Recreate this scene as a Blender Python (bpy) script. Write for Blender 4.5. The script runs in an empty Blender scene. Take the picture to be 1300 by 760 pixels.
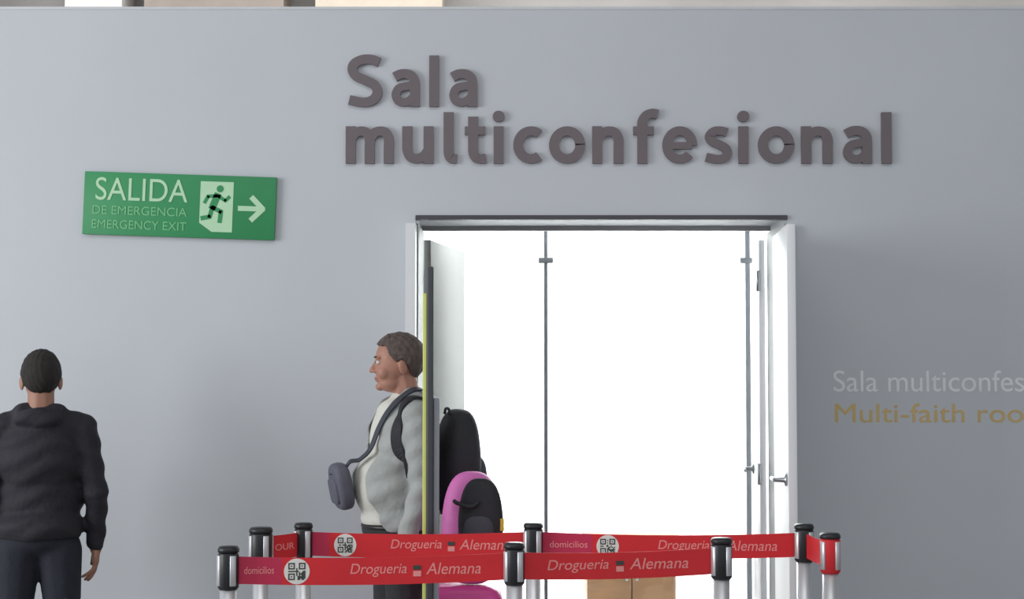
import bpy, bmesh, math, random
from mathutils import Vector, Matrix, Euler
from mathutils.bvhtree import BVHTree
random.seed(4)
F=2000.0; PITCH=math.atan(90/F); CH=1.6
def P(px,py,D):
    u=(px-650)/F; v=(380-py)/F
    d=Vector((u, math.cos(PITCH)-v*math.sin(PITCH), math.sin(PITCH)+v*math.cos(PITCH)))
    t=D/d.y
    return Vector((d.x*t, D, CH+d.z*t))
def X(px,D,py=500): return P(px,py,D).x
def Z(py,D): return P(650,py,D).z
def lin(c):
    r=[]
    for v in c:
        v/=255.0
        r.append(v/12.92 if v<=0.04045 else ((v+0.055)/1.055)**2.4)
    return r
MC={}
def mat(name,c,rough=0.6,metal=0.0,var=0.05,scale=8.0,bump=0.0):
    if name in MC: return MC[name]
    m=bpy.data.materials.new(name); m.use_nodes=True
    nt=m.node_tree; b=nt.nodes['Principled BSDF']
    c=lin(c)
    tc=nt.nodes.new('ShaderNodeTexCoord'); n=nt.nodes.new('ShaderNodeTexNoise')
    n.inputs['Scale'].default_value=scale; n.inputs['Detail'].default_value=4
    nt.links.new(tc.outputs['Object'],n.inputs['Vector'])
    r=nt.nodes.new('ShaderNodeValToRGB')
    r.color_ramp.elements[0].position=0.3; r.color_ramp.elements[1].position=0.7
    r.color_ramp.elements[0].color=[x*(1-var) for x in c]+[1]
    r.color_ramp.elements[1].color=[min(1,x*(1+var)) for x in c]+[1]
    nt.links.new(n.outputs['Fac'],r.inputs['Fac']); nt.links.new(r.outputs['Color'],b.inputs['Base Color'])
    b.inputs['Roughness'].default_value=rough; b.inputs['Metallic'].default_value=metal
    if bump>0:
        bp=nt.nodes.new('ShaderNodeBump'); bp.inputs['Strength'].default_value=bump; bp.inputs['Distance'].default_value=0.01
        n2=nt.nodes.new('ShaderNodeTexNoise'); n2.inputs['Scale'].default_value=scale*6
        nt.links.new(tc.outputs['Object'],n2.inputs['Vector']); nt.links.new(n2.outputs['Fac'],bp.inputs['Height'])
        nt.links.new(bp.outputs['Normal'],b.inputs['Normal'])
    MC[name]=m; return m
COL=bpy.context.scene.collection
def empty(name,loc=(0,0,0),rz=0,parent=None):
    e=bpy.data.objects.new(name,None); COL.objects.link(e); e.location=loc; e.rotation_euler=(0,0,rz)
    e.empty_display_size=0.1
    if parent: e.parent=parent
    return e
def obj(name,bm,m,parent=None,loc=(0,0,0),rot=(0,0,0),smooth=False):
    me=bpy.data.meshes.new(name); bm.to_mesh(me); bm.free()
    if smooth:
        for p in me.polygons: p.use_smooth=True
    o=bpy.data.objects.new(name,me); COL.objects.link(o)
    if m: 
        for mm in (m if isinstance(m,list) else [m]): me.materials.append(mm)
    o.location=loc; o.rotation_euler=rot
    if parent: o.parent=parent
    return o
def addbox(bm,lo,hi):
    lo=Vector(lo);hi=Vector(hi); c=(lo+hi)/2; s=hi-lo
    bmesh.ops.create_cube(bm,size=1,matrix=Matrix.Translation(c)@Matrix.Diagonal((abs(s.x),abs(s.y),abs(s.z),1)))
def box(name,lo,hi,m,parent=None,bevel=0,seg=3,loc=(0,0,0),rot=(0,0,0)):
    bm=bmesh.new(); addbox(bm,lo,hi)
    if bevel: bmesh.ops.bevel(bm,geom=bm.edges[:],offset=bevel,segments=seg,profile=0.5,affect='EDGES')
    return obj(name,bm,m,parent,loc,rot,smooth=False if not bevel else True)
def boxes(name,lst,m,parent=None):
    bm=bmesh.new()
    for lo,hi in lst: addbox(bm,lo,hi)
    return obj(name,bm,m,parent)
def lathe(name,prof,m,parent=None,loc=(0,0,0),seg=40):
    bm=bmesh.new(); rings=[]
    for r,z in prof:
        rings.append([bm.verts.new((max(r,1e-4)*math.cos(a*2*math.pi/seg),max(r,1e-4)*math.sin(a*2*math.pi/seg),z)) for a in range(seg)])
    for i in range(len(rings)-1):
        for a in range(seg):
            bm.faces.new((rings[i][a],rings[i][(a+1)%seg],rings[i+1][(a+1)%seg],rings[i+1][a]))
    bm.faces.new(rings[0][::-1]); bm.faces.new(rings[-1])
    o=obj(name,bm,m,parent,loc)
    for p in o.data.polygons: p.use_smooth=len(p.vertices)==4
    return o
def tube(name,pts,r,m,parent=None,res=6,cyc=False):
    cu=bpy.data.curves.new(name,'CURVE'); cu.dimensions='3D'; sp=cu.splines.new('POLY'); sp.points.add(len(pts)-1)
    for i,p in enumerate(pts): sp.points[i].co=(*p,1)
    sp.use_cyclic_u=cyc; cu.bevel_depth=r; cu.bevel_resolution=res; cu.use_fill_caps=True
    t=bpy.data.objects.new(name,cu); COL.objects.link(t)
    dg=bpy.context.evaluated_depsgraph_get(); me=bpy.data.meshes.new_from_object(t.evaluated_get(dg))
    bpy.data.objects.remove(t); o=bpy.data.objects.new(name,me); COL.objects.link(o); me.materials.clear(); me.materials.append(m)
    for p in me.polygons: p.use_smooth=True
    if parent: o.parent=parent
    return o
def catmull(pts,n=8):
    pts=[Vector(p) for p in pts]; out=[]
    for i in range(len(pts)-1):
        p0=pts[max(i-1,0)];p1=pts[i];p2=pts[i+1];p3=pts[min(i+2,len(pts)-1)]
        for k in range(n):
            t=k/n
            out.append(0.5*((2*p1)+(p2-p0)*t+(2*p0-5*p1+4*p2-p3)*t*t+(3*p1-p0-3*p2+p3)*t**3))
    out.append(pts[-1]); return out
# ---------- blobs: continuous remeshed surfaces
def blobmesh(prims,voxel,smooth=6):
    bm=bmesh.new()
    for pr in prims:
        if pr[0]=='e':
            R=Euler(pr[3]).to_matrix().to_4x4() if len(pr)>3 else Matrix.Identity(4)
            bmesh.ops.create_icosphere(bm,subdivisions=3,radius=1,matrix=Matrix.Translation(pr[1])@R@Matrix.Diagonal((*pr[2],1)))
        else:
            a=Vector(pr[1]);b=Vector(pr[2]);r1,r2=pr[3],pr[4]
            n=max(3,int((b-a).length/(min(r1,r2)*0.25)))
            for i in range(n+1):
                t=i/n; bmesh.ops.create_icosphere(bm,subdivisions=2,radius=r1+(r2-r1)*t,matrix=Matrix.Translation(a.lerp(b,t)))
    me=bpy.data.meshes.new('tmp'); bm.to_mesh(me); bm.free()
    o=bpy.data.objects.new('tmp',me); COL.objects.link(o)
    r=o.modifiers.new('r','REMESH'); r.mode='VOXEL'; r.voxel_size=voxel
    s=o.modifiers.new('s','SMOOTH'); s.factor=0.5; s.iterations=smooth
    dg=bpy.context.evaluated_depsgraph_get(); dg.update()
    m2=bpy.data.meshes.new_from_object(o.evaluated_get(dg))
    bpy.data.objects.remove(o); 
    for p in m2.polygons: p.use_smooth=True
    return m2
def blob(name,prims,voxel,m,parent=None,smooth=6):
    me=blobmesh(prims,voxel,smooth); me.materials.clear(); me.materials.append(m)
    o=bpy.data.objects.new(name,me); COL.objects.link(o)
    if parent: o.parent=parent
    return o
def ribbon(name,pts,bvh,w,t,m,parent,off=0.004,n=8,free_after=None):
    P_=catmull(pts,n); S=[]; nn=Vector((1,0,0))
    for i,p in enumerate(P_):
        l,n2,_,d=bvh.find_nearest(p)
        if free_after is not None and i>=free_after*n: S.append((p,nn))
        else: nn=n2; S.append((l+nn*off,nn))
    for _ in range(2):
        S=[S[0]]+[((S[i-1][0]+S[i][0]*2+S[i+1][0])/4,((S[i-1][1]+S[i][1]*2+S[i+1][1])/4).normalized()) for i in range(1,len(S)-1)]+[S[-1]]
    bm=bmesh.new(); rings=[]
    for i,(p,nn) in enumerate(S):
        a=S[max(i-1,0)][0]; b=S[min(i+1,len(S)-1)][0]; tg=(b-a).normalized()
        sd=tg.cross(nn).normalized()
        rings.append([bm.verts.new(p+sd*w/2-nn*t),bm.verts.new(p+sd*w/2+nn*t),bm.verts.new(p-sd*w/2+nn*t),bm.verts.new(p-sd*w/2-nn*t)])
    for i in range(len(rings)-1):
        for k in range(4): bm.faces.new((rings[i][k],rings[i][(k+1)%4],rings[i+1][(k+1)%4],rings[i+1][k]))
    bm.faces.new(rings[0]); bm.faces.new(rings[-1][::-1])
    return obj(name,bm,m,parent)
# ---------- text
def text(name,s,x0,x1,z0,z1,y,m,parent=None,depth=0.002,offset=0.0,shear=0.0,spacing=1.0):
    """Extruded lettering in the local XZ plane facing -Y, fitted to a rectangle."""
    cu=bpy.data.curves.new(name,'FONT'); cu.body=s; cu.size=1; cu.extrude=0.02; cu.offset=offset; cu.shear=shear; cu.space_character=spacing
    t=bpy.data.objects.new(name,cu); COL.objects.link(t)
    dg=bpy.context.evaluated_depsgraph_get(); me=bpy.data.meshes.new_from_object(t.evaluated_get(dg)); bpy.data.objects.remove(t)
    xs=[v.co.x for v in me.vertices]; ys=[v.co.y for v in me.vertices]
    a,b,c,d=min(xs),max(xs),min(ys),max(ys)
    for v in me.vertices:
        v.co=Vector((x0+(v.co.x-a)/(b-a)*(x1-x0), y-depth*(v.co.z/0.04+0.5), z0+(v.co.y-c)/(d-c)*(z1-z0)))
    me.materials.clear(); me.materials.append(m)
    o=bpy.data.objects.new(name,me); COL.objects.link(o)
    if parent: o.parent=parent
    return o
# ---------- stroke-built humanist sans glyphs (x-height 1)
def arc(cx,cy,rx,ry,a0,a1,n=28): return [(cx+rx*math.cos(math.radians(a0+(a1-a0)*i/n)),cy+ry*math.sin(math.radians(a0+(a1-a0)*i/n))) for i in range(n+1)]
def cr(p,n=8): return [(q.x,q.y) for q in catmull([(a,b,0) for a,b in p],n)]
W0=0.25
GL={
'm':(1.30,[([(.133,0),(.133,1)],W0),(cr([(.16,.70),(.26,.83),(.42,.87),(.55,.81),(.61,.64),(.61,.45)])+[(.61,0)],W0),(cr([(.64,.70),(.74,.83),(.90,.87),(1.03,.81),(1.09,.64),(1.09,.45)])+[(1.09,0)],W0)]),
'n':(.92,[([(.133,0),(.133,1)],W0),(cr([(.16,.68),(.27,.82),(.45,.87),(.60,.81),(.67,.64),(.67,.45)])+[(.67,0)],W0)]),
'u':(.92,[([(.67,0),(.67,1)],W0),([(.133,1)]+cr([(.133,.55),(.14,.36),(.21,.19),(.36,.13),(.53,.18),(.64,.32)]),W0)]),
'l':(.42,[([(.133,1.38)]+cr([(.133,.5),(.14,.26),(.20,.145),(.34,.12)]),W0)]),
'L':(.38,[([(.133,1.38),(.133,0)],W0)]),
't':(.60,[([(.21,1.26)]+cr([(.21,.5),(.22,.28),(.30,.15),(.42,.125),(.54,.14)]),W0),([(0,.885),(.52,.885)],.22)]),
'i':(.38,[([(.133,0),(.133,1)],W0),('dot',(.133,1.27),.15)]),
'c':(.78,[(arc(.45,.5,.325,.375,52,308),W0)]),
'o':(.96,[(arc(.455,.5,.33,.375,0,364,40),W0)]),
'e':(.92,[(arc(.45,.5,.32,.38,-2,318,36),W0*.95),([(.14,.48),(.76,.48)],.19)]),
's':(.76,[(cr([(.60,.83),(.45,.88),(.27,.865),(.16,.74),(.23,.60),(.40,.51),(.56,.41),(.61,.27),(.52,.145),(.32,.115),(.07,.175)]),W0*.92)]),
'f':(.60,[(cr([(.62,1.32),(.48,1.35),(.33,1.29),(.24,1.15),(.23,1.0)])+[(.23,0)],W0),([(0,.885),(.52,.885)],.22)]),
'a':(.86,[(cr([(.10,.80),(.27,.88),(.46,.87),(.59,.76),(.62,.58)])+[(.62,0)],W0),(cr([(.60,.57),(.40,.55),(.21,.49),(.135,.32),(.19,.17),(.33,.115),(.48,.16),(.60,.28)]),W0*.88)]),
'S':(1.02,[(cr([(.84,1.20),(.66,1.27),(.42,1.27),(.21,1.16),(.16,.99),(.26,.83),(.50,.71),(.74,.57),(.80,.36),(.68,.18),(.44,.115),(.08,.185)]),W0)]),
}
def stroke_text(name,s,x0,x1,z0,xh,y,m,parent,depth=0.02,track=0.12):
    tot=sum(GL[ch][0]+track for ch in s)-0.12-track
    kx=(x1-x0)/tot; bm=bmesh.new(); pen=0
    for ch in s:
        for k,stt in enumerate(GL[ch][1]):
            yf=y-depth-0.0003*k
            if stt[0]=='dot':
                (cx,cy),r=stt[1],stt[2]
                poly=[(cx+r*math.cos(a*math.pi/14),cy+r*math.sin(a*math.pi/14)) for a in range(28)]
                vf=[bm.verts.new((x0+(pen+a)*kx,yf,z0+b*xh)) for a,b in poly]; vb=[bm.verts.new((v.co.x,y,v.co.z)) for v in vf]
                bm.faces.new(vf); 
                for i in range(28): bm.faces.new((vf[i],vb[i],vb[(i+1)%28],vf[(i+1)%28]))
                continue
            pts,w=stt; rings=[]
            q=[pts[0]]
            for p in pts[1:]:
                if math.hypot(p[0]-q[-1][0],p[1]-q[-1][1])>1e-3: q.append(p)
            for i,p in enumerate(q):
                a=q[max(i-1,0)];b=q[min(i+1,len(q)-1)]; tx_,ty_=b[0]-a[0],b[1]-a[1]; L=math.hypot(tx_,ty_); nx,ny=-ty_/L*w/2,tx_/L*w/2
                g=[]
                for sx_,yy in ((1,yf),(-1,yf),(-1,y),(1,y)):
                    g.append(bm.verts.new((x0+(pen+p[0]+sx_*nx)*kx,yy,z0+(p[1]+sx_*ny)*xh)))
                rings.append(g)
            for i in range(len(rings)-1):
                for j in range(4): bm.faces.new((rings[i][j],rings[i][(j+1)%4],rings[i+1][(j+1)%4],rings[i+1][j]))
            bm.faces.new(rings[0]); bm.faces.new(rings[-1][::-1])
        pen+=GL[ch][0]+track
    bmesh.ops.recalc_face_normals(bm,faces=bm.faces[:])
    return obj(name,bm,m,parent)

# ================= ROOM SHELL
WD=7.1; TH=0.5
m_wall=mat('painted_wall_grey',(196,200,205),0.55,0,0.025,1.3,0.04)
m_white=mat('white_paint',(228,229,231),0.4,0,0.02,3)
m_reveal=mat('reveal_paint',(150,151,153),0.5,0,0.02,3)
m_roomw=mat('room_white_plaster',(240,241,242),0.7,0,0.02,2)
m_floor=mat('polished_floor_tiles',(150,148,145),0.25,0,0.08,2)
m_cream=mat('cream_upper_wall',(176,174,172),0.7,0,0.15,0.8)
m_ceil=mat('hall_ceiling',(190,190,190),0.8,0,0.05,1)
m_dark=mat('dark_header_band',(74,72,78),0.5,0.1,0.05)  # dark band along the head of the door opening
xl=X(527,WD); xr=X(1001,WD); zt=Z(275,WD); ztop=Z(12,WD)
boxes('wall_back',[((-8,WD,0),(xl,WD+TH,ztop)),((xr,WD,0),(8,WD+TH,ztop)),((xl,WD,zt),(xr,WD+TH,ztop))],m_wall)
box('trim_1',(-8,WD-0.004,ztop),(8,WD+TH,ztop+0.012),mat('wall_cap',(205,207,210),0.5))
box('floor',(-8,-3,-0.1),(8,14,0),m_floor)
box('wall_upper',(-8,13,0),(8,13.2,5.6),m_cream)
box('ceiling',(-8,2.5,5.6),(8,14,5.75),m_ceil)
box('wall_right',(8,4.0,0),(8.2,14,5.6),m_cream)
for i,(xx,w,c) in enumerate([(-3.3,0.45,(225,223,220)),(-2.35,1.1,(150,140,132)),(-1.05,1.0,(206,196,180)),(-4.6,0.6,(130,120,114))]):
    bm=bmesh.new(); addbox(bm,(xx-w/2,12.3,0),(xx+w/2,12.7,5.6)); addbox(bm,(xx-w/2-0.06,12.24,0),(xx+w/2+0.06,12.76,0.2)); addbox(bm,(xx-w/2-0.06,12.24,5.3),(xx+w/2+0.06,12.76,5.6))
    obj('hall_column' if i==0 else 'hall_column.%03d'%i,bm,mat('column%d'%i,c,0.7))
boxes('trim_2',[((xl,WD-0.012,zt-0.014),(xr,WD+0.03,zt+0.006))],m_dark)
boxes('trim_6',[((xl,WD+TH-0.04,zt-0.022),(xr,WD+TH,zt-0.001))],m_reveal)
rb=WD+TH
box('wall_room_left',(-2.4,rb,0),(-2.3,11.6,2.9),m_roomw)
box('wall_room_right',(3.2,rb,0),(3.3,11.6,2.9),m_roomw)
box('wall_room_back',(-2.4,11.6,0),(3.3,11.7,2.9),m_roomw)
box('ceiling_room',(-2.4,rb,2.9),(3.3,11.7,3.0),m_roomw)
box('floor_room',(-2.3,rb,0),(3.2,11.6,0.004),mat('room_floor',(215,215,215),0.4))
boxes('trim_3',[((X(514,WD-0.1),WD-0.1,0),(xl+0.005,WD+0.02,Z(283,WD-0.1)))],m_white)
boxes('trim_4',[((xr,WD-0.03,0),(xr+0.03,WD+0.01,zt-0.04))],m_white)
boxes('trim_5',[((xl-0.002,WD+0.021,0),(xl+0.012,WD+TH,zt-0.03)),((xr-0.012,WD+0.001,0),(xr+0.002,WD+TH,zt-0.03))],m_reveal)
m_leaf=mat('door_leaf_laminate',(112,115,110),0.5,0,0.02)
m_steel=mat('brushed_steel',(175,177,180),0.28,1.0,0.05,20)
def leaf(name,p0,p1,h,t,handle_t,side,m,sides=(-1,1),hz=1.08):
    a=Vector((p0[0],p0[1],0)); b=Vector((p1[0],p1[1],0)); L=(b-a).length; ang=math.atan2(b.y-a.y,b.x-a.x)
    e=empty(name,a,ang)
    box('leaf',(0,-t/2,0.01),(L,t/2,h),m,e,0.003,2)
    for i,z in enumerate((0.25,1.1,h-0.2)):
        lathe('hinge_%d'%(i+1),[(0.009,z-0.05),(0.009,z+0.05)],m_steel,e,(0.0,side*(t/2+0.004),0),12)
    hx=L-handle_t
    for s in sides:
        n='a' if s<0 else 'b'
        o=lathe('rose_'+n,[(0.026,0),(0.026,0.008),(0.012,0.012),(0.01,0.05)],m_steel,e,(hx,s*t/2,hz),24); o.rotation_euler=(-s*math.pi/2,0,0)
        tube('lever_'+n,[(hx,s*(t/2+0.05),hz),(hx-0.06,s*(t/2+0.052),hz),(hx-0.13,s*(t/2+0.05),hz-.002)],0.009,m_steel,e)
    return e
leaf('door_1',(X(538,7.6)+0.01,7.64),(X(585,8.45),8.45),zt-0.06,0.04,0.08,-1,m_leaf)
leaf('door_2',(X(995,7.08)-0.03,7.06),(X(1006,6.45)-0.0,6.45),Z(284,6.45),0.036,0.07,1,m_white,(-1,),1.15)
leaf('door_3',(xr-0.03,7.64),(X(957,8.45)+0.01,8.45),zt-0.06,0.03,0.08,1,m_white,(1,))
mg=bpy.data.materials.new('clear_glass'); mg.use_nodes=True; nt=mg.node_tree
for n in list(nt.nodes): nt.nodes.remove(n)
out=nt.nodes.new('ShaderNodeOutputMaterial'); mx=nt.nodes.new('ShaderNodeMixShader'); tr=nt.nodes.new('ShaderNodeBsdfTransparent'); gl=nt.nodes.new('ShaderNodeBsdfGlossy'); fr=nt.nodes.new('ShaderNodeFresnel')
tr.inputs[0].default_value=(0.95,0.97,0.96,1); gl.inputs['Roughness'].default_value=0.03
nt.links.new(fr.outputs[0],mx.inputs[0]); nt.links.new(tr.outputs[0],mx.inputs[1]); nt.links.new(gl.outputs[0],mx.inputs[2]); nt.links.new(mx.outputs[0],out.inputs[0])
GD=8.55; gp=empty('glass_partition')
g0,g1,g2=X(600,GD)-0.25,X(693,GD),X(950,GD)
box('pane_1',(g0,GD,0.01),(g1-0.012,GD+0.01,2.9),mg,gp)
box('pane_2',(g1+0.012,GD,0.01),(g2-0.012,GD+0.01,2.9),mg,gp)
box('pane_3',(g2+0.012,GD,0.01),(g2+0.8,GD+0.01,2.9),mg,gp)
m_gm=mat('partition_profile',(134,138,142),0.4,0.2)
box('profile_1',(g1-0.010,GD-0.01,0),(g1+0.010,GD+0.02,2.9),m_gm,gp)
box('profile_2',(g2-0.013,GD-0.01,0),(g2+0.013,GD+0.02,2.9),m_gm,gp)
for i,g in enumerate((g1,g2)):
    box('clamp_%d'%(i+1),(g-0.04,GD-0.02,Z(334,GD)),(g+0.04,GD+0.03,Z(327,GD)),m_gm,gp,0.004)
m_wood=mat('oak_wood',(128,92,58),0.5,0,0.18,5)
cx0,cx1=X(745,9.4),X(857,9.4); cd=empty('wooden_cabinet',((cx0+cx1)/2,9.4,0)); w=(cx1-cx0)/2
box('carcass',(-w,0,0.06),(w,0.4,0.60),m_wood,cd,0.004)
box('top',(-w-0.015,-0.02,0.60),(w+0.015,0.42,0.625),m_wood,cd,0.005)
box('door_panel_left',(-w+0.01,-0.018,0.08),(-0.004,0,0.58),m_wood,cd,0.004)
box('door_panel_right',(0.004,-0.018,0.08),(w-0.01,0,0.58),m_wood,cd,0.004)
for s in(-1,1):
    box('knob_%s'%('l' if s<0 else 'r'),(s*0.03-0.008,-0.035,0.36),(s*0.03+0.008,-0.016,0.376),m_steel,cd,0.003)
    for y in (0.02,0.35): box('foot_%d_%d'%(s,y*100),(s*(w-0.03)-0.02,y,0),(s*(w-0.03)+0.02,y+0.04,0.065),m_wood,cd,0.003)

# ================= LETTERING
m_let=mat('letter_grey',(110,101,105),0.6,0,0.03)
le=empty('wall_lettering')
XH=Z(161,WD)-Z(208,WD)
stroke_text('line_1','SaLa',X(440,WD,100),X(606,WD,100),Z(136,WD),XH,WD,m_let,le)
stroke_text('line_2','multiconfesionaL',X(439,WD,180),X(1131,WD,180),Z(208,WD),XH,WD,m_let,le)
l2=empty('wall_decal_lettering')
def wt(name,s,px0,px1,py0,py1,m,par,depth=0.002,offset=0.0,**k):
    return text(name,s,X(px0,WD,(py0+py1)/2),X(px1,WD,(py0+py1)/2),Z(py1,WD),Z(py0,WD),WD,m,par,depth,offset,**k)
wt('line_white','Sala multiconfesional',1058,1372,470,497,mat('decal_white',(232,234,235),0.5),l2)
wt('line_yellow','Multi-faith room',1060,1330,512,536,mat('decal_yellow',(206,178,118),0.5),l2)
# ================= EXIT SIGN
m_green=mat('sign_green',(50,142,88),0.5,0,0.03); m_pale=mat('sign_pale',(184,222,184),0.5,0,0.02)
sc=P(228,261,WD-0.02); sg=empty('exit_sign',sc); sg.rotation_euler=(0,math.radians(1.9),0)
S=F/WD
sw=122/S; sh=40/S
box('panel',(-sw,-0.004,-sh),(sw,0.016,sh),m_green,sg,0.002,2)
def st(name,s,px0,px1,py0,py1,offset=0.0):
    text(name,s,(px0-228)/S,(px1-228)/S,-(py1-261)/S,-(py0-261)/S,-0.004,m_pale,sg,0.002,offset)
st('word_salida','SALIDA',121,238,228,257)
m_pale2=mat('sign_pale_small',(120,190,136),0.5,0,0.02)
for nm,s_t,y0,y1 in (('subtitle_1','DE EMERGENCIA',264,275),('subtitle_2','EMERGENCY EXIT',282,293)):
    text(nm,s_t,(118-228)/S,(238-228)/S,-(y1-261)/S,-(y0-261)/S,-0.004,m_pale2,sg,0.002)
def poly(name,pts,m,par,y):
    bm=bmesh.new(); f=bm.faces.new([bm.verts.new(((px-228)/S,y,-(py-261)/S)) for px,py in pts])
    return obj(name,bm,m,par)
poly('icon_door',[(254,229),(296,229),(296,293),(270,293),(254,282)],m_pale,sg,-0.0055)
def limb(nm,pts,r,m=m_green,y=-0.0065):
    q=[((a-228)/S,y,-(b-261)/S) for a,b in pts]
    bm=bmesh.new()
    for i in range(len(q)-1):
        a=Vector(q[i]);b=Vector(q[i+1]); t=(b-a).normalized(); s=Vector((t.z,0,-t.x))*r/S
        bm.faces.new([bm.verts.new(v) for v in (a+s-t*r/S*0.5,b+s+t*r/S*0.5,b-s+t*r/S*0.5,a-s-t*r/S*0.5)])
    return obj(nm,bm,m,sg)
limb('runner_torso',[(276,246),(270,262)],4.5)
limb('runner_arm_front',[(277,247),(286,253),(291,248)],2.2)
limb('runner_arm_back',[(275,247),(264,248),(260,256)],2.2)
limb('runner_leg_front',[(270,262),(281,267),(280,280)],2.8)
limb('runner_leg_back',[(270,262),(267,274),(257,276)],2.8)
bm=bmesh.new(); bmesh.ops.create_circle(bm,cap_ends=True,segments=20,radius=4.5/S,matrix=Matrix.Translation(((279-228)/S,-0.0066,-(238-261)/S))@Matrix.Rotation(math.pi/2,4,'X'))
obj('runner_head',bm,m_green,sg)
limb('arrow_shaft',[(304,262),(332,262)],3.2,m_pale,-0.0055)
limb('arrow_head_upper',[(320,248),(334,262)],3.4,m_pale,-0.0057)
limb('arrow_head_lower',[(320,276),(334,262)],3.4,m_pale,-0.0059)

# ================= QUEUE BARRIERS
m_black=mat('black_plastic',(34,34,38),0.4)
m_red=mat('belt_red',(216,38,46),0.6,0,0.06,6); m_mag=mat('belt_magenta',(196,44,80),0.6,0,0.05)
m_btxt=mat('belt_print_pale',(238,150,148),0.6); m_bw=mat('belt_print_white',(232,228,222),0.6); m_qr=mat('belt_print_qr',(60,70,66),0.6)
m_chrome=mat('satin_chrome',(215,216,219),0.35,0.6,0.03,20)
pc=[0]
def post(px,D,r=0.034,redcap=False):
    e=empty('stanchion_post' if pc[0]==0 else 'stanchion_post.%03d'%pc[0],(X(px,D,715),D,0)); pc[0]+=1
    lathe('base',[(0.17,0),(0.17,0.012),(0.15,0.025),(0.05,0.045),(0.03,0.055)],m_chrome,e)
    lathe('shaft',[(0.028,0.05),(0.028,0.895)],m_chrome,e)
    lathe('belt_cassette',[(r-0.006,0.885),(r,0.893),(r,1.0),(r-0.004,1.008)],m_red if redcap else m_black,e)
    lathe('top_cap',[(r+0.001,1.008),(r+0.001,1.018),(r-0.004,1.026),(0.01,1.028)],m_black,e)
    for k in range(4):
        a=k*math.pi/2+0.6
        box('belt_slot_%d'%k,(r-0.004,-0.010,0.9),(r+0.004,0.010,0.998),m_chrome,e,0.001,1,rot=(0,0,a))
    return e
A=post(290,5.18); B=post(331,5.8,0.042); C=post(385,5.97); Dp=post(653,5.29); E=post(677,5.97,0.036); Fp=post(916,5.44,0.036); G=post(1021,5.93,0.036); H=post(1054,5.6,0.036,True)
bc=[0]
def belt(p,q,mag=0,qr=None,txt=None,h=0.089,small=None):
    a=Vector((p.location.x,p.location.y,0)); b=Vector((q.location.x,q.location.y,0)); d=(b-a); L=d.length; ang=math.atan2(d.y,d.x)
    e=empty('barrier_belt' if bc[0]==0 else 'barrier_belt.%03d'%bc[0],(a.x,a.y,0.948),ang); bc[0]+=1
    r=0.034; n=24; L0,L1=r,L-r
    def sag(x): 
        t=(x-L0)/(L1-L0); return -0.010*4*t*(1-t)*min(1,L)
    def strip(nm,x0,x1,m,y=0):
        bm=bmesh.new(); rows=[]
        for i in range(n+1):
            x=x0+(x1-x0)*i/n; z=sag(x)
            rows.append([bm.verts.new((x,yy,z+zz)) for yy,zz in((-0.0012+y,-h/2),(-0.0012+y,h/2),(0.0012+y,h/2),(0.0012+y,-h/2))])
        for i in range(n):
            for k in range(4): bm.faces.new((rows[i][k],rows[i+1][k],rows[i+1][(k+1)%4],rows[i][(k+1)%4]))
        bm.faces.new(rows[0]); bm.faces.new(rows[-1][::-1]); bmesh.ops.recalc_face_normals(bm,faces=bm.faces[:])
        obj(nm,bm,m,e)
    if mag>0: strip('webbing_magenta',L0,L0+mag*(L1-L0),m_mag); strip('webbing_red',L0+mag*(L1-L0),L1,m_red)
    else: strip('webbing_red',L0,L1,m_red)
    fx=lambda t:L0+t*(L1-L0)
    if small:
        z=sag(fx(small[0])); text('small_print',small[2],fx(small[0]),fx(small[1]),z-0.012,z+0.012,-0.0012,m_btxt,e,0.0008)
    if qr:
        x=fx(qr); z=sag(x); R=0.042
        bm=bmesh.new(); bmesh.ops.create_cone(bm,cap_ends=True,segments=32,radius1=R,radius2=R,depth=0.0008,matrix=Matrix.Translation((x,-0.0018,z))@Matrix.Rotation(math.pi/2,4,'X'))
        obj('print_disc',bm,m_bw,e)
        bm=bmesh.new(); N=13; c=0.056/N
        for i in range(N):
            for j in range(N):
                fin=any((abs(i-u)<=2 and abs(j-v)<=2 and not(max(abs(i-u),abs(j-v))==1)) for u,v in((2,2),(2,N-3),(N-3,N-3)))
                near=any((abs(i-u)<=3 and abs(j-v)<=3) for u,v in((2,2),(2,N-3),(N-3,N-3)))
                if fin or (not near and random.random()<0.72):
                    xx=x-0.028+i*c; zz=z-0.028+j*c; addbox(bm,(xx,-0.003,zz),(xx+c,-0.002,zz+c))
        obj('qr_code',bm,m_qr,e)
    if txt:
        x0,x1=fx(txt[0]),fx(txt[1]); xm=(x0+x1)/2; z=sag(xm); w=x1-x0
        text('print_word_1','Drogueria',x0,x0+0.43*w,z-0.02,z+0.024,-0.0012,m_btxt,e,0.0008,0.0,0.2)
        text('print_word_2','Alemana',x0+0.58*w,x1,z-0.014,z+0.024,-0.0012,m_btxt,e,0.0008,0.0,0.2)
        xc=x0+0.51*w
        bm=bmesh.new(); addbox(bm,(xc-0.013,-0.003,z+0.002),(xc+0.013,-0.0012,z+0.016)); obj('print_logo_mark',bm,m_qr,e)
        bm=bmesh.new(); addbox(bm,(xc-0.013,-0.003,z-0.02),(xc+0.013,-0.0012,z-0.002)); obj('print_logo',bm,m_btxt,e)
    return e
belt(A,Dp,0.16,0.215,(0.415,0.91),small=(0.02,0.13,'domicilios'))
belt(Dp,Fp,0,None,(0.12,0.87))
belt(B,C,0,None,None,small=(0.25,0.9,'OUR'))
belt(C,E,0.08,0.155,(0.37,0.93))
belt(E,G,0.2,0.26,(0.46,0.93),small=(0.03,0.18,'domicilios'))
belt(G,H,0,None,None)

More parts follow.
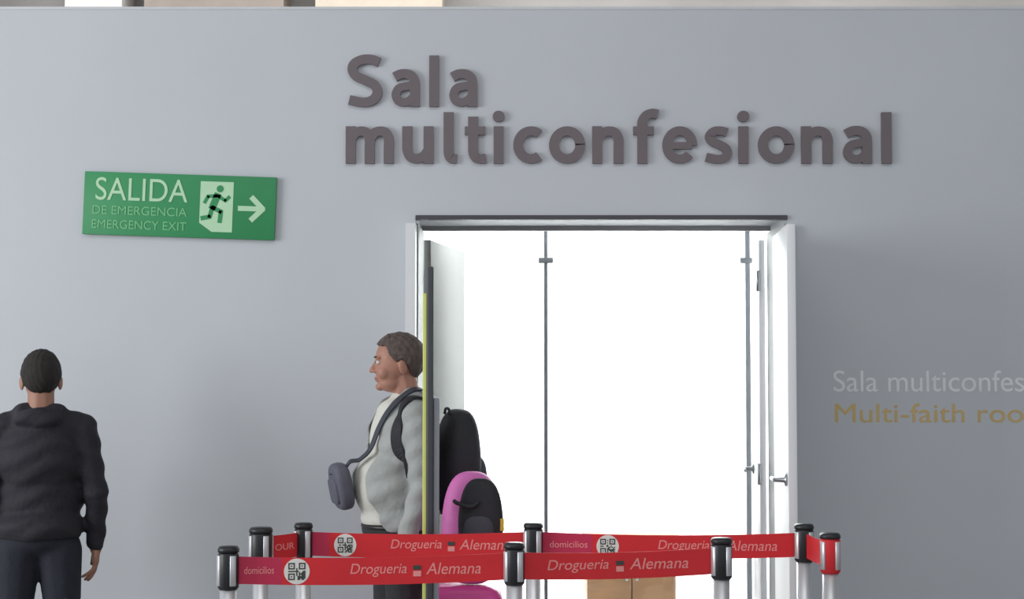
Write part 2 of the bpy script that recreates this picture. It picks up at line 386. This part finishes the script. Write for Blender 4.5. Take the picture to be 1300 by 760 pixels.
# ================= SLIM INFORMATION TOTEM (seen edge-on)
TD=6.03; tx=X(546,TD); to=empty('information_totem',(tx,TD,0))
to.rotation_euler=(0,0,math.atan2(-tx,TD))
tz=Z(338,TD)
box('edge_profile',(-0.013,0,0.03),(0.013,0.08,tz),mat('totem_dark',(66,68,74),0.45),to,0.006)
box('lime_edge_strip',(-0.028,0.005,0.03),(-0.0132,0.07,Z(372,TD)),mat('totem_lime',(212,218,124),0.5,0,0.03),to,0.003)
box('side_panel',(0.0132,0.01,0.03),(0.036,0.07,Z(505,TD)),mat('totem_grey',(140,144,150),0.4),to,0.004)
box('base_plate',(-0.12,-0.10,0),(0.12,0.095,0.03),m_black,to,0.008)

# ================= PEOPLE
def person(name,loc,rz,head_rz,c,z_s=1.0):
    e=empty(name,loc,rz); e.scale=(z_s,z_s,z_s)
    skin=mat(name+'_skin',c['skin'],0.55,0,0.06,15); hairm=mat(name+'_hair',c['hair'],0.75,0,0.3,60,0.5)
    tee=mat(name+'_tee',c['tee'],0.85,0,0.05,12,0.2); jac=mat(name+'_jacket',c['jacket'],0.8,0,0.08,9,0.3); pan=mat(name+'_trousers',c['pants'],0.85,0,0.1,12,0.2)
    h=[('e',(0.008,0,1.65),(.098,.077,.098)),('e',(0.045,0,1.60),(.060,.060,.085)),('e',(0.04,0,1.552),(.056,.054,.042)),('e',(0.085,0,1.533),(.02,.022,.017)),
       ('c',(0.101,0,1.637),(0.121,0,1.600),.008,.0115),('e',(0.108,.011,1.596),(.011,.007,.007)),('e',(0.108,-.011,1.596),(.011,.007,.007)),
       ('e',(0.094,.028,1.652),(.014,.024,.008)),('e',(0.094,-.028,1.652),(.014,.024,.008)),
       ('e',(0.100,0,1.571),(.010,.021,.0055)),('e',(0.098,0,1.560),(.010,.018,.006)),
       ('e',(0.07,.038,1.592),(.028,.024,.03)),('e',(0.07,-.038,1.592),(.028,.024,.03)),
       ('c',(-0.035,0,1.44),(-0.01,0,1.57),.060,.056),
       ('e',(-0.002,.080,1.612),(.019,.009,.032),(0,0.25,0.3)),('e',(-0.002,-.080,1.612),(.019,.009,.032),(0,0.25,-0.3))]
    ho=blob('head',h,0.0042,skin,e,4); ho.rotation_euler=(0,0,head_rz)
    for s in(-1,1):
        for nm,cc,rr,mm in(('eye',(0.096,s*.030,1.633),(.010,.013,.009),mat('eye_white',(220,215,210),0.2)),('iris',(0.1035,s*.031,1.633),(.004,.006,.006),mat('iris_dark',(40,26,20),0.2)),('eyebrow',(0.107,s*.030,1.655),(.004,.02,.004),hairm)):
            bm=bmesh.new(); bmesh.ops.create_icosphere(bm,subdivisions=3,radius=1,matrix=Matrix.Translation(cc)@Matrix.Diagonal((*rr,1)))
            o=obj('%s_%s'%(nm,'l' if s>0 else 'r'),bm,mm,e,smooth=True); o.rotation_euler=(0,0,head_rz)
    bm=bmesh.new(); bmesh.ops.create_icosphere(bm,subdivisions=3,radius=1,matrix=Matrix.Translation((0.099,0,1.5655))@Matrix.Diagonal((.0112,.019,.002,1))); o=obj('mouth',bm,mat('lip_dark',(120,66,60),0.5),e,smooth=True); o.rotation_euler=(0,0,head_rz)
    def hl(x):
        K=[(-.12,1.56),(-.05,1.57),(-.02,1.625),(.0,1.65),(.025,1.635),(.05,1.66),(.065,1.70),(.12,1.712)]
        for (a,b),(c2,d) in zip(K,K[1:]):
            if x<=c2: return b+(d-b)*(x-a)/(c2-a)
        return K[-1][1]
    bm=bmesh.new(); bmesh.ops.create_uvsphere(bm,u_segments=120,v_segments=90,radius=1,matrix=Matrix.Translation((0.004,0,1.653))@Matrix.Diagonal((.108,.085,.106,1)))
    bmesh.ops.delete(bm,geom=[f for f in bm.faces if f.calc_center_median().z<hl(f.calc_center_median().x)],context='FACES')
    for v in bm.verts:
        k=math.sin(v.co.x*170+v.co.y*90)*math.sin(v.co.y*150-v.co.z*60)*0.0018
        if v.co.x>0.05 and v.co.z>1.70: k+=0.003
        v.co+=(v.co-Vector((0.004,0,1.653))).normalized()*k
    hr=obj('hair',bm,hairm,e,smooth=True); hr.rotation_euler=(0,0,head_rz)
    so=hr.modifiers.new('s','SOLIDIFY'); so.thickness=0.014; so.offset=-1
    tp=[('e',(0.005,0,1.31),(.122,.160,.185)),('e',(0.060,0,1.13),(.136,.145,.160)),('e',(0.025,0,1.0),(.142,.150,.075)),('e',(0.015,0,1.42),(.085,.13,.07)),('c',(-0.03,0,1.42),(-.02,0,1.475),.075,.068)]
    blob('t_shirt',tp,0.009,tee,e,8)
    el,wr=(-.02,.238,1.13),(.045,.232,.925)
    jp=[('e',(-0.005,0,1.31),(.145,.190,.20)),('e',(0.048,0,1.13),(.168,.186,.18)),('e',(0.005,0,1.0),(.168,.188,.10)),
        ('c',(-.02,-.14,1.43),(-.02,.14,1.43),.065,.065),('c',(-.03,-.06,1.465),(-.03,.06,1.465),.065,.065)]
    for s in(-1,1):
        jp+=[('c',(-.015,s*.175,1.415),(el[0],s*el[1],el[2]),.068,.052),('c',(el[0],s*el[1],el[2]),(wr[0],s*wr[1],wr[2]),.052,.040),
             ('e',(el[0]-.008,s*el[1],el[2]+.012),(.055,.054,.03)),('e',(wr[0]-.01,s*wr[1],wr[2]+.03),(.044,.043,.018))]
    jp+=[('e',(-.10,0,1.465),(.052,.10,.045)),('e',(-.05,.075,1.485),(.06,.03,.03)),('e',(-.05,-.075,1.485),(.06,.03,.03)),('e',(.02,.085,1.46),(.05,.022,.03)),('e',(.02,-.085,1.46),(.05,.022,.03))]
    jm=blobmesh(jp,0.009,5)
    bm=bmesh.new(); bm.from_mesh(jm)
    for s in(-1,1):
        n=Vector((0,s,0.12)); g=[f for f in bm.faces if f.calc_center_median().x>0]
        gg=set(g); ee={x for f in g for x in f.edges}; vv={x for f in g for x in f.verts}
        bmesh.ops.bisect_plane(bm,geom=list(gg)+list(ee)+list(vv),plane_co=Vector((0,s*0.105,1.2)),plane_no=n,dist=1e-5)
    def inop(p):
        return p.x>0.0 and p.z<1.60 and abs(p.y)+0.12*(p.z-1.2)<0.105
    bmesh.ops.delete(bm,geom=[f for f in bm.faces if inop(f.calc_center_median())],context='FACES')
    g=[f for f in bm.faces if abs(f.calc_center_median().y)<.2]
    ee={x for f in g for x in f.edges}; vv={x for f in g for x in f.verts}
    bmesh.ops.bisect_plane(bm,geom=list(g)+list(ee)+list(vv),plane_co=Vector((0,0,0.955)),plane_no=Vector((0,0,1)),dist=1e-5)
    bmesh.ops.delete(bm,geom=[f for f in bm.faces if f.calc_center_median().z<.955 and abs(f.calc_center_median().y)<.192],context='FACES')
    for v in bm.verts:
        v.co+=v.normal*0.0035*math.sin(v.co.z*70+v.co.x*25+3*math.sin(v.co.y*14))
    jo=obj('jacket',bm,jac,e,smooth=True)
    so=jo.modifiers.new('s','SOLIDIFY'); so.thickness=0.007; so.offset=-1
    lp=[('e',(0.015,0,.955),(.146,.160,.085))]
    for s in(-1,1):
        lp+=[('c',(0.0,s*.085,.90),(0.015,s*.105,.50),.098,.068),('c',(0.015,s*.105,.50),(-.02,s*.11,.12),.068,.055),('c',(-.02,s*.11,.12),(-.015,s*.11,.07),.058,.058)]
    blob('trousers',lp,0.011,pan,e,8)
    bl=[(0.016+.134*math.cos(t*math.pi/16),.148*math.sin(t*math.pi/16),.968) for t in range(32)]
    tube('belt',bl,0.012,mat('leather_black',(25,22,22),0.4),e,cyc=True)
    sm=mat(name+'_shoe',c['shoe'],0.5)
    for s in(-1,1):
        blob('shoe_%s'%('l' if s>0 else 'r'),[('c',(-.07,s*.11,.045),(.14,s*.125,.038),.042,.036),('e',(-.03,s*.11,.08),(.05,.042,.04)),('e',(.04,s*.117,.02),(.15,.045,.02))],0.008,sm,e,4)
        W=Vector((wr[0],s*wr[1],wr[2])); d=Vector((.12,0,-1)).normalized()
        hp=[('c',W+d*-.01,W+d*.03,.026,.026),('e',W+d*.065,(.042,.016,.048)),('e',W+d*.05,(.036,.018,.035))]
        for k,(fx_,ln,cu) in enumerate(((.030,.070,.012),(.011,.080,.014),(-.009,.074,.018),(-.027,.058,.022))):
            a=W+d*.09+Vector((fx_,0,0)); b=a+d*(ln*.45)+Vector((0,-s*cu*.4,0)); c3=b+d*(ln*.32)+Vector((0,-s*cu,0)); c4=c3+d*(ln*.2)+Vector((0,-s*cu,0))
            hp+=[('c',a,b,.0095,.009),('c',b,c3,.009,.0082),('c',c3,c4,.0082,.007)]
        a=W+d*.035+Vector((.03,-s*.005,0)); b=a+Vector((.022,-s*.01,-.035)); c3=b+Vector((.004,-s*.006,-.03))
        hp+=[('c',a,b,.013,.0105),('c',b,c3,.0105,.008)]
        blob('hand_%s'%('l' if s>0 else 'r'),hp,0.004,skin,e,2)
    bmm=bmesh.new(); tm=blobmesh(jp,0.012,5); bmm.from_mesh(tm); bvh=BVHTree.FromBMesh(bmm); bmm.free()
    return e,bvh
MX,MD=X(509,6.5),6.5
man,bvh=person('standing_man',(MX,MD,0),math.radians(200),math.radians(-12),dict(skin=(172,124,106),hair=(92,80,76),tee=(212,211,202),jacket=(166,169,168),pants=(46,46,50),shoe=(50,48,46)))
m_nyl=mat('black_nylon',(38,38,44),0.7,0,0.1,20,0.2)
m_nyl2=mat('charcoal_nylon',(62,64,74),0.65,0,0.1,20,0.2)
m_bag=mat('slate_bag_fabric',(88,88,102),0.65,0,0.1,20,0.2)
def sblock(name,c,r,m,parent,p=4.0,rot=(0,0,0),taper=0.0):
    bm=bmesh.new(); bmesh.ops.create_cube(bm,size=2)
    bmesh.ops.subdivide_edges(bm,edges=bm.edges[:],cuts=11,use_grid_fill=True)
    for v in bm.verts:
        q=v.co; k=(abs(q.x)**p+abs(q.y)**p+abs(q.z)**p)**(-1/p); q=q*k
        tz_=1-taper*max(0,q.z); v.co=Vector((q.x*r[0]*tz_,q.y*r[1]*tz_,q.z*r[2]))
    return obj(name,bm,m,parent,c,rot,True)
bp=empty('black_backpack',(0,0,0)); bp.matrix_world=Matrix.Translation((MX,MD,0))@Matrix.Rotation(math.radians(200),4,'Z')
sblock('main_body',(-.240,0,1.215),(.085,.150,.225),m_nyl,bp,3.2,(0,-0.06,0),0.22)
sblock('front_pocket',(-.318,0,1.13),(.035,.115,.115),m_nyl2,bp,3.2,(0,-0.04,0),0.15)
tube('zip',catmull([(-.27,-.12,1.1),(-.285,-.12,1.3),(-.275,0,1.40),(-.285,.12,1.3),(-.27,.12,1.1)]),0.004,m_nyl2,bp)
tube('grab_handle',catmull([(-.2,-.035,1.42),(-.2,-.02,1.44),(-.2,.02,1.44),(-.2,.035,1.42)]),0.006,m_nyl,bp)
for s in(-1,1):
    ribbon('shoulder_strap_%s'%('l' if s>0 else 'r'),[(-.155,s*.13,1.42),(-.08,s*.145,1.50),(0,s*.15,1.50),(.06,s*.165,1.43),(.08,s*.18,1.34),(.06,s*.19,1.25),(-.02,s*.2,1.17),(-.10,s*.17,1.10),(-.15,s*.12,1.06)],bvh,0.044,0.005,m_nyl,bp)
cb=empty('crossbody_bag'); cb.matrix_world=bp.matrix_world.copy()
pts=[(-.13,-.10,1.20),(-.12,-.02,1.36),(-.09,.05,1.47),(-.03,.10,1.53),(.05,.10,1.46),(.11,.095,1.37),(.165,.075,1.295),(.218,.04,1.24),(.238,.01,1.20)]
ribbon('strap',pts,bvh,0.024,0.003,m_nyl2,cb,0.010,8,7)
sblock('pouch',(.244,-.02,1.130),(.037,.085,.096),m_bag,cb,3.4,(0,0.20,0),0.0)
tube('pouch_zip',catmull([(.264,-.085,1.19),(.285,-.05,1.18),(.286,.01,1.18),(.264,.045,1.19)]),0.0035,m_nyl,cb)
sblock('pouch_flap',(.272,-.02,1.110),(.012,.062,.052),m_bag,cb,5.0,(0,0.20,0))
p2,_=person('passer_by',(X(52,6.5),6.5,0),math.radians(100),math.radians(8),dict(skin=(160,116,96),hair=(36,28,26),tee=(40,40,46),jacket=(36,34,42),pants=(34,36,48),shoe=(40,40,40)),z_s=0.96)

# ================= LUGGAGE
def suitcase(name,loc,w,d,h,m,rz=0):
    e=empty(name,loc,rz)
    sblock('shell',(0,0,0.06+h/2),(w/2,d/2,h/2),m,e,7)
    for i in range(6):
        x=-w/2+w*(i+0.5)/6
        box('rib_%d'%i,(x-0.009,-d/2-0.006,0.12),(x+0.009,-d/2+0.006,h),m,e,0.005)
    for sx in(-1,1):
        tube('zip_seam_%d'%sx,[(sx*(w/2+.001),0,.12),(sx*(w/2+.001),0,h)],0.004,m_black,e)
        for sy in(-1,1):
            box('wheel_fork_%d%d'%(sx,sy),(sx*(w/2-.05)-.018,sy*(d/2-.045)-.018,.035),(sx*(w/2-.05)+.018,sy*(d/2-.045)+.018,.085),m_black,e,.004)
            o=lathe('wheel_%d%d'%(sx,sy),[(.02,-.012),(.025,-.009),(.025,.009),(.02,.012)],m_black,e,(sx*(w/2-.05),sy*(d/2-.045),.025),20); o.rotation_euler=(math.pi/2,0,0)
    tube('side_handle',catmull([(w/2-.003,0,h*.45),(w/2+.022,0,h*.48),(w/2+.022,0,h*.66),(w/2-.003,0,h*.69)]),0.009,m_black,e)
    return e
m_pink=mat('pink_shell',(222,80,160),0.35,0,0.05); m_pinkf=mat('pink_fabric',(216,116,186),0.6,0,0.1,8,0.2)
PD=6.24; sx_=X(591,PD)
suitcase('pink_suitcase',(sx_,PD,0),0.31,0.20,0.70,m_pink)
pb=empty('pink_backpack',(X(599,PD),PD,0))
zb=0.762; ztp=Z(598,PD); hh=(ztp-zb)/2
sblock('body',(0,0,zb+hh),(.120,.082,hh),m_pinkf,pb,2.9,(0,0,0),0.12)
sblock('black_front_pocket',(.037,-.070,zb+hh*1.16),(.088,.045,hh*0.74),m_nyl,pb,2.8,(0,0,0),0.12)
sblock('mesh_pocket',(.03,-.105,zb+hh*0.9),(.06,.02,hh*0.36),m_nyl2,pb,3)
tube('front_loop',catmull([(-.065,-.085,zb+hh*1.5),(-.05,-.112,zb+hh*1.47),(.0,-.125,zb+hh*1.42),(.03,-.112,zb+hh*1.5)]),0.008,m_nyl,pb)
box('yellow_tag',(.110,-.10,zb+hh*0.98),(.128,-.07,zb+hh*1.2),mat('tag_yellow',(214,180,60),0.5),pb,0.003)
tube('tag_cord',[(.10,-.085,zb+hh*1.35),(.117,-.085,zb+hh*1.18)],0.003,m_nyl,pb)

# ================= LIGHT
def area(name,loc,tgt,size,sy,power,col=(1,1,1)):
    l=bpy.data.lights.new(name,'AREA'); l.shape='RECTANGLE'; l.size=size; l.size_y=sy; l.energy=power; l.color=col
    o=bpy.data.objects.new(name,l); COL.objects.link(o); o.location=loc
    o.rotation_euler=(Vector(tgt)-Vector(loc)).to_track_quat('-Z','Y').to_euler(); return o
area('facade_daylight',(-7.5,3.0,2.4),(-1.5,7.1,1.4),3.5,3.5,310,(0.97,0.985,1.0))
area('hall_overhead_fill',(0,3.0,5.4),(0,5.0,0),5,2,60,(1,0.98,0.96))  # added fill, no actual fixture; replaces ambient light the ceiling blocks
area('room_white_fill',(0.5,10.2,2.85),(0.5,10.2,0),4.6,2.2,440,(1,1,1))  # added fill inside the room, strong enough to blow it out to white
area('upper_wall_fill',(0,10.5,5.4),(0,12.5,3.6),10,1.0,200,(1,0.98,0.96))  # added fill that brightens the upper wall and columns, no actual fixture
w=bpy.data.worlds.new('World'); bpy.context.scene.world=w; w.use_nodes=True
bg=w.node_tree.nodes['Background']; bg.inputs[0].default_value=(0.89,0.94,1.0,1); bg.inputs[1].default_value=0.64
cam=bpy.data.cameras.new('Camera'); co=bpy.data.objects.new('Camera',cam); COL.objects.link(co)
co.location=(0,0,CH); co.rotation_euler=(math.pi/2+PITCH,0,0); cam.sensor_width=36; cam.lens=F/1300*36
bpy.context.scene.camera=co
sc_=bpy.context.scene; sc_.view_settings.view_transform='Standard'; sc_.view_settings.look='None'; sc_.view_settings.exposure=0
